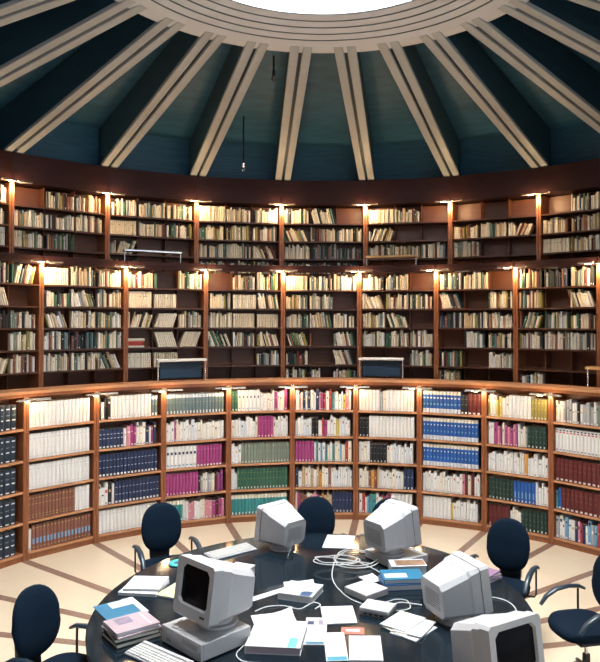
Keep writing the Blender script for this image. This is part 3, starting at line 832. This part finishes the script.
def make_keyboard():
    o = empty('keyboard')
    b = MB(); b.loft([[(-0.235, y, 0.0), (0.235, y, 0.0), (0.235, y, z), (-0.235, y, z)] for y, z in ((-0.085, 0.014), (0.085, 0.030))], 'beige'); b.build('case', o, bevel=0.004)
    b = MB(); rows = [(-0.065, 14), (-0.043, 15), (-0.021, 15), (0.001, 15), (0.023, 15), (0.058, 15)]
    for y, n_ in rows:
        for i in range(n_):
            if abs(y+0.065) < 1e-6 and 4 <= i <= 8 and i != 6: continue
            w_ = 0.024; x = -0.222+i*0.0298
            z = 0.0145+(y+0.085)/0.17*0.016
            if abs(y+0.065) < 1e-6 and i == 6: b.box(x-0.055, x+0.075, y-0.009, y+0.009, z, z+0.008, 'keycap')
            else: b.box(x, x+w_, y-0.009, y+0.009, z, z+0.008, 'keycap')
    b.build('keys', o)
    return o
kb0 = make_keyboard()
for i, (x, y, a, lab) in enumerate(((-1.02, -1.38, -38, 'pale keyboard at the front edge beside the lilac book'), (-0.82, 0.66, 40, 'pale keyboard left of the monitor seen from behind, far left'))):
    o = kb0 if i == 0 else copy_tree(kb0)
    o.location = (x, y, TZ+0.0006); o.rotation_euler = (0, 0, math.radians(a)); tag(o, lab, 'keyboard', 'keyboards on the table')

# ------------------------------------------------------------------ things on the table
def table_book(name, lab, cat, x, y, z, w, d, h, rz, cover, group=None, art=(), pages='paper'):
    """a book lying flat: cover (top board, bottom board, spine) and page block as parts; art = printed patches on the cover"""
    o = empty(name, (x, y, z), math.radians(rz)); tag(o, lab, cat, group)
    c = min(0.004, h*0.2)
    b = MB(); b.box(-w/2, w/2, -d/2, d/2, 0, c, cover); b.box(-w/2, w/2, -d/2, d/2, h-c, h, cover); b.box(-w/2, -w/2+c, -d/2, d/2, c, h-c, cover); cv = b.build('cover', o)
    b = MB(); b.box(-w/2+c, w/2-0.006, -d/2+0.005, d/2-0.005, c, h-c, pages); b.build('page_block', o)
    for i, (nm, x0, x1, y0, y1, m) in enumerate(art):
        b = MB(); b.box(x0*w, x1*w, y0*d, y1*d, h, h+0.0006, m); b.build(nm, cv)
    return o
def sheet(name, lab, cat, x, y, z, w, d, rz, m='paper', h=0.0012, curl=0.0, group=None, art=()):
    o = None
    b = MB(); n = 8
    top = []; bot = []
    for i in range(n+1):
        for j in range(n+1):
            u, v = i/n-0.5, j/n-0.5
            zz = curl*max(0, u+v-0.45)**2*4
            top.append((u*w, v*d, zz+h)); bot.append((u*w, v*d, zz))
    fs = []; k = (n+1)**2
    for i in range(n):
        for j in range(n):
            a = i*(n+1)+j; q = (a, a+n+1, a+n+2, a+1); fs.append(q); fs.append(tuple(k+t for t in reversed(q)))
    rim = [i*(n+1) for i in range(n+1)]+[n*(n+1)+j for j in range(1, n+1)]+[i*(n+1)+n for i in range(n-1, -1, -1)]+[j for j in range(n-1, 0, -1)]
    for i in range(len(rim)):
        a, c = rim[i], rim[(i+1) % len(rim)]; fs.append((c, a, a+k, c+k))
    b.add(top+bot, fs, m)
    for (x0, x1, y0, y1, mm) in art: b.box(x0*w, x1*w, y0*d, y1*d, h, h+0.0005, mm)
    o = b.build(name); o.location = (x, y, z); o.rotation_euler = (0, 0, math.radians(rz)); tag(o, lab, cat, group)
    return o
E_ = 0.0004
Z0 = TZ+E_
# left side
table_book('notebook', 'lower white notebook with grey edge at the left rim of the table', 'notebook', -1.40, -0.20, Z0, 0.31, 0.30, 0.022, -8, 'paper_grey', 'white notebooks at the left')
table_book('notebook', 'upper white notebook lying on another at the left rim', 'notebook', -1.39, -0.17, Z0+0.0225, 0.29, 0.28, 0.018, -4, 'paper', 'white notebooks at the left')
sheet('notepad', 'open pad with a yellow sheet beside the white notebooks', 'notepad', -1.10, -0.25, Z0, 0.25, 0.32, -22, 'paper', 0.012, 0, None, ((-0.49, 0.48, -0.49, 0.30, 'yellow_paper'),))
# dark books and the lilac one
zz = Z0
for i, (w, d, h, a, lab) in enumerate(((0.26, 0.31, 0.03, -52, 'lowest dark green book of the stack at the front left'), (0.25, 0.30, 0.028, -57, 'middle dark green book of the stack at the front left'), (0.27, 0.31, 0.012, -50, 'thin pink-grey book directly under the lilac book'))):
    table_book('book', lab, 'book', -1.28, -1.04, zz, w, d, h, a, 'dark_cover' if i < 2 else 'lilac_cover', 'books stacked at the front left', (), 'pages'); zz += h+E_
table_book('book', 'lilac book with a picture on its cover, topmost of the front left stack', 'book', -1.28, -1.04, zz, 0.25, 0.30, 0.026, -53, 'lilac_cover', 'books stacked at the front left',
           (('cover_picture', -0.40, 0.02, -0.30, 0.05, 'photo_smudge'), ('title_strip', -0.42, 0.42, 0.30, 0.34, 'paper')), 'paper_grey')
fo = empty('folder', (-1.50, -0.60, Z0), math.radians(-54)); tag(fo, 'open bright blue folder with white sheets beside the front left chair', 'folder')
b = MB(); b.box(-0.15, 0.15, -0.13, 0.13, 0, 0.004, 'folder_blue'); b.build('cover', fo)
b = MB(); b.box(-0.135, -0.02, -0.03, 0.125, 0.0042, 0.007, 'paper'); b.build('white_sheet', fo)
b = MB(); b.box(-0.16, 0.17, 0.085, 0.175, -0.0, 0.0038, 'paper'); b.build('under_sheet', fo)
o = empty('tape_ring', (-1.24, 0.38, Z0)); tag(o, 'teal plastic ring lying at the far left rim of the table', 'ring')
b = MB(); pr_ = [(0.085, 0), (0.09, 0.008), (0.08, 0.016), (0.055, 0.016), (0.045, 0.008), (0.05, 0)]
vs = [(r*math.cos(2*PI*i/32), r*math.sin(2*PI*i/32), z) for i in range(32) for r, z in pr_]
b.add(vs, [(i*6+j, ((i+1) % 32)*6+j, ((i+1) % 32)*6+(j+1) % 6, i*6+(j+1) % 6) for i in range(32) for j in range(6)], 'teal_plastic'); b.build('rim', o, smooth=True)
b = MB(); b.cyl(0, 0, 0, 0.006, 0.0455, 'navy_binder', 24); b.build('core', o)
# papers on the left computer
sheet('paper_sheet', 'loose white sheet on the left computer case under the monitor', 'paper', -0.86, -1.13, TZ+0.1186, 0.20, 0.20, -30, 'paper', 0.001, 0.0, 'papers on the left computer')
sheet('leaflet', 'small blue and white leaflet at the back corner of the left computer case', 'leaflet', -0.93, -0.83, Z0+0.001, 0.16, 0.20, -20, 'paper', 0.003, 0, 'papers on the left computer', ((-0.4, 0.1, -0.3, 0.4, 'folder_blue'),))
bx = empty('card_box', (-0.66, 0.10, Z0), math.radians(-24)); tag(bx, 'small white card box behind the left monitor', 'box')
b = MB(); b.box(-0.09, 0.09, -0.07, 0.07, 0, 0.06, 'paper'); b.build('box_body', bx, bevel=0.002); b = MB(); b.box(-0.093, 0.093, -0.073, 0.073, 0.0602, 0.075, 'paper'); b.build('lid', bx, bevel=0.003)
# glass
o = empty('drinking_glass', (-0.27, 0.50, Z0)); tag(o, 'small clear tumbler with a straw in front of the far left monitor', 'glass')
b = MB(); n_ = 24; pr_ = [(0.001, 0.0), (0.030, 0.0), (0.037, 0.11), (0.034, 0.11), (0.028, 0.008), (0.001, 0.008)]
vs = [(r*math.cos(2*PI*i/n_), r*math.sin(2*PI*i/n_), z) for i in range(n_) for r, z in pr_]
b.add(vs, [(i*6+j, ((i+1) % n_)*6+j, ((i+1) % n_)*6+j+1, i*6+j+1) for i in range(n_) for j in range(5)], 'glass'); b.build('tumbler', o, smooth=True)
b = MB(); b.tube([(-0.02, 0, 0.010), (0.03, 0.01, 0.16)], 0.003, 'paper', 6); b.build('straw', o)
# centre papers
sheet('paper_sheet', 'wide white sheet on the far side between the middle chair and the cables', 'paper', 0.19, 0.98, Z0, 0.28, 0.40, -8, 'paper', 0.004, 0, 'papers in the centre')
sheet('paper_strip', 'long narrow white strip lying left of the paper heap', 'paper', -0.37, -0.30, Z0, 0.07, 0.42, -50, 'paper', 0.004, 0, 'papers in the centre')
table_book('card_box', 'flat white box under the heap with a blue patch', 'box', -0.15, -0.34, Z0, 0.28, 0.27, 0.05, -20, 'paper', 'paper heap in the centre', (('blue_patch', 0.12, 0.42, -0.48, -0.15, 'navy_binder'),))
sheet('paper_sheet', 'crumpled white sheet on top of the flat white box', 'paper', -0.16, -0.30, Z0+0.0506+0.001, 0.24, 0.22, 8, 'paper', 0.002, 0.008, 'paper heap in the centre')
table_book('binder', 'big white binder with a turquoise corner stripe at the front middle', 'binder', -0.29, -1.12, Z0, 0.36, 0.40, 0.05, -6, 'paper', None,
           (('corner_stripe', 0.26, 0.42, -0.49, -0.15, 'cyan_print'), ('grey_title', -0.40, 0.10, 0.34, 0.37, 'paper_grey')), 'lilac_cover')
sheet('paper_sheet', 'white sheet sticking out behind the white binder', 'paper', -0.33, -0.80, Z0, 0.30, 0.24, 14, 'paper', 0.002, 0.03, 'papers in the centre')
sheet('brochure', 'white brochure with two dark pictures right of the white binder', 'brochure', -0.035, -0.98, Z0, 0.15, 0.42, -2, 'paper', 0.005, 0, 'brochures at the front middle', ((-0.42, -0.10, 0.22, 0.36, 'navy'), (0.12, 0.42, 0.22, 0.40, 'photo_smudge'), (-0.4, 0.4, -0.48, -0.40, 'folder_blue')))
sheet('brochure', 'white brochure with a pale grey panel beside the white slab', 'brochure', 0.095, -1.22, Z0+0.0056, 0.14, 0.40, 2, 'paper', 0.003, 0, 'brochures at the front middle', ((-0.3, 0.4, -0.1, 0.35, 'silver'), (-0.45, 0.45, -0.49, -0.36, 'teal_print')))
sheet('paper_sheet', 'white sheet in the middle of the table below the white modem', 'paper', 0.13, -0.72, Z0, 0.24, 0.30, 4, 'paper', 0.006, 0, 'papers in the centre')
sheet('postcard', 'reddish brick picture card above the white book', 'card', 0.22, -0.985, Z0+0.001, 0.16, 0.11, -4, 'brick_print', 0.003, 0, 'papers in the centre', ((-0.3, 0.3, -0.1, 0.2, 'paper'),))
table_book('book', 'plain white book at the front edge, right of the brochures', 'book', 0.285, -1.30, Z0, 0.21, 0.34, 0.035, -2, 'paper', None)
# modem and hub
o = empty('modem', (0.36, -0.32, Z0), math.radians(-50)); tag(o, 'white square modem with a grey label among the cables', 'modem')
b = MB(); b.box(-0.125, 0.125, -0.12, 0.12, 0, 0.052, 'beige'); b.build('case', o, bevel=0.006)
b = MB(); b.box(-0.01, 0.06, -0.02, 0.05, 0.0521, 0.0528, 'paper_grey'); b.build('grey_label', o)
b = MB()
for i in range(6): b.cyl(-0.09+i*0.02, 0, -0.1215, -0.119, 0.004, 'green', 8, None, Matrix.Translation((0, 0, 0.026)) @ Matrix.Rotation(PI/2, 4, 'X') @ Matrix.Translation((0, 0, 0.0)) @ Matrix.Translation((0, 0, 0.24)))
b.build('indicator_lamps', o)
o = empty('network_hub', (0.42, -0.68, Z0), math.radians(-26)); tag(o, 'small grey hub box standing in front of the white modem', 'hub')
b = MB(); b.box(-0.11, 0.11, -0.085, 0.085, 0, 0.03, 'beige_dark'); b.build('base', o, bevel=0.003)
b = MB(); b.box(-0.113, 0.113, -0.088, 0.088, 0.0302, 0.056, 'beige'); b.build('top_cover', o, bevel=0.006)
b = MB()
for i in range(4): b.box(-0.08+i*0.042, -0.052+i*0.042, -0.0865, -0.084, 0.008, 0.022, 'black_plastic')
b.build('port', o)
# right side books
table_book('binder', 'lower navy blue binder left of the rear-facing right monitor', 'binder', 0.66, -0.14, Z0, 0.34, 0.24, 0.045, 6, 'navy_binder', 'blue binders')
table_book('binder', 'upper teal blue binder with a white label on top of the navy binder', 'binder', 0.665, -0.125, Z0+0.0456, 0.33, 0.23, 0.035, 4, 'folder_blue', 'blue binders', (('white_label', -0.45, 0.10, -0.30, 0.10, 'paper'),))
table_book('book', 'picture book with a brown photograph behind the blue binders', 'book', 0.74, 0.12, Z0, 0.30, 0.17, 0.09, 4, 'paper_grey', None, (('photograph', -0.36, 0.48, -0.40, 0.40, 'picture_brown'),))
sheet('paper_sheet', 'curled white note between the modem and the blue binders', 'paper', 0.42, 0.0, Z0, 0.14, 0.16, 30, 'paper', 0.003, 0.006, 'papers on the right')
for i, (x, y, a, lab) in enumerate(((0.64, -0.98, -40, 'lowest loose sheet of the fanned papers in front of the right monitor'), (0.60, -0.93, -52, 'tan-edged sheet of the fanned papers in front of the right monitor'), (0.65, -0.95, -30, 'printed sheet of the fanned papers in front of the right monitor'), (0.58, -0.88, -38, 'topmost white sheet of the fanned papers in front of the right monitor'))):
    sheet('paper_sheet', lab, 'paper', x, y, Z0+i*0.0066, 0.21, 0.28, a, 'paper' if i != 1 else 'pages', 0.006, 0, 'fanned papers on the right', ((-0.3, 0.4, -0.4, -0.1, 'paper_grey'),) if i == 2 else ())
zz = Z0
for i, (m_, a, lab) in enumerate((('paper', -48, 'white magazine at the bottom of the right rim stack'), ('purple_cover', -56, 'purple magazine second from the bottom of the right rim stack'), ('lilac_cover', -50, 'pink magazine second from the top of the right rim stack'), ('purple_cover', -42, 'dark purple magazine topmost of the right rim stack'))):
    table_book('magazine', lab, 'magazine', 1.33, -0.02, zz, 0.21, 0.28, 0.014, a, m_, 'magazines at the right rim'); zz += 0.0146
# cables
def cable(pts, r, lab, m='cable_white'):
    # catmull-rom through the points
    pts = [Vector(p) for p in pts]; out = []
    ext = [pts[0]*2-pts[1]]+pts+[pts[-1]*2-pts[-2]]
    for i in range(1, len(ext)-2):
        a, b_, c, d = ext[i-1:i+3]
        for s in range(8):
            t = s/8; out.append(0.5*((2*b_)+(c-a)*t+(2*a-5*b_+4*c-d)*t*t+(3*b_-a-3*c+d)*t**3))
    out.append(pts[-1])
    q = MB(); q.tube(out, r, m, 6); o = q.build('cable', smooth=True); tag(o, lab, 'cable', 'white cables on the table')
CZ = TZ+0.0066
rc = random.Random(3)
def coil(cx, cy, rx, ry, turns, a0, z, tail_a, tail_b):
    pts = list(tail_a); n_ = int(turns*9)
    for i in range(n_):
        a = a0+2*PI*i/9; f = 1-0.05*(i // 9)+rc.uniform(-.12, .12)
        pts.append((cx+rx*f*math.cos(a), cy+ry*f*math.sin(a), z+0.0125*(i/9)+rc.uniform(0, .004)))
    return pts+list(tail_b)
cable(coil(0.33, 0.44, 0.20, 0.22, 2.6, 0.4, CZ, [(0.56, 0.62, CZ), (0.53, 0.56, CZ)], [(0.12, 0.30, CZ+0.01), (0.10, 0.05, CZ), (0.13, -0.18, CZ), (0.22, -0.42, CZ), (0.33, -0.55, CZ)]), 0.0045, 'long white cable coiled loosely left of the far right monitor')
cable(coil(0.14, 0.28, 0.19, 0.11, 1.8, 2.0, CZ+0.045, [(0.46, 0.34, CZ)], [(0.32, 0.30, CZ+0.04), (0.46, 0.22, CZ), (0.52, 0.10, CZ)]), 0.0045, 'white cable in flat loops in front of the bigger coil')
cable([(0.50, -0.50, CZ), (0.58, -0.45, CZ), (0.66, -0.48, CZ), (0.66, -0.62, CZ), (0.56, -0.66, CZ), (0.52, -0.60, CZ), (0.60, -0.54, CZ+0.012), (0.76, -0.56, CZ)], 0.0045, 'white cable looped between the hub and the right monitor')
cable([(-0.48, -0.66, CZ), (-0.40, -0.58, CZ), (-0.28, -0.56, CZ), (-0.16, -0.62, CZ), (-0.10, -0.56, CZ), (-0.05, -0.50, CZ), (0.0, -0.55, CZ), (-0.04, -0.62, CZ)], 0.0045, 'white cable looping between the white binder and the paper heap')
cable([(1.22, -0.50, CZ), (1.32, -0.42, CZ), (1.42, -0.50, CZ), (1.44, -0.66, CZ), (1.36, -0.78, CZ)], 0.0045, 'white cable curving out on the right of the right monitor')
cable([(-0.54, -1.02, CZ), (-0.50, -1.16, CZ), (-0.54, -1.32, CZ), (-0.48, -1.42, CZ), (-0.36, -1.44, CZ)], 0.0045, 'white cable beside the left computer case, front')
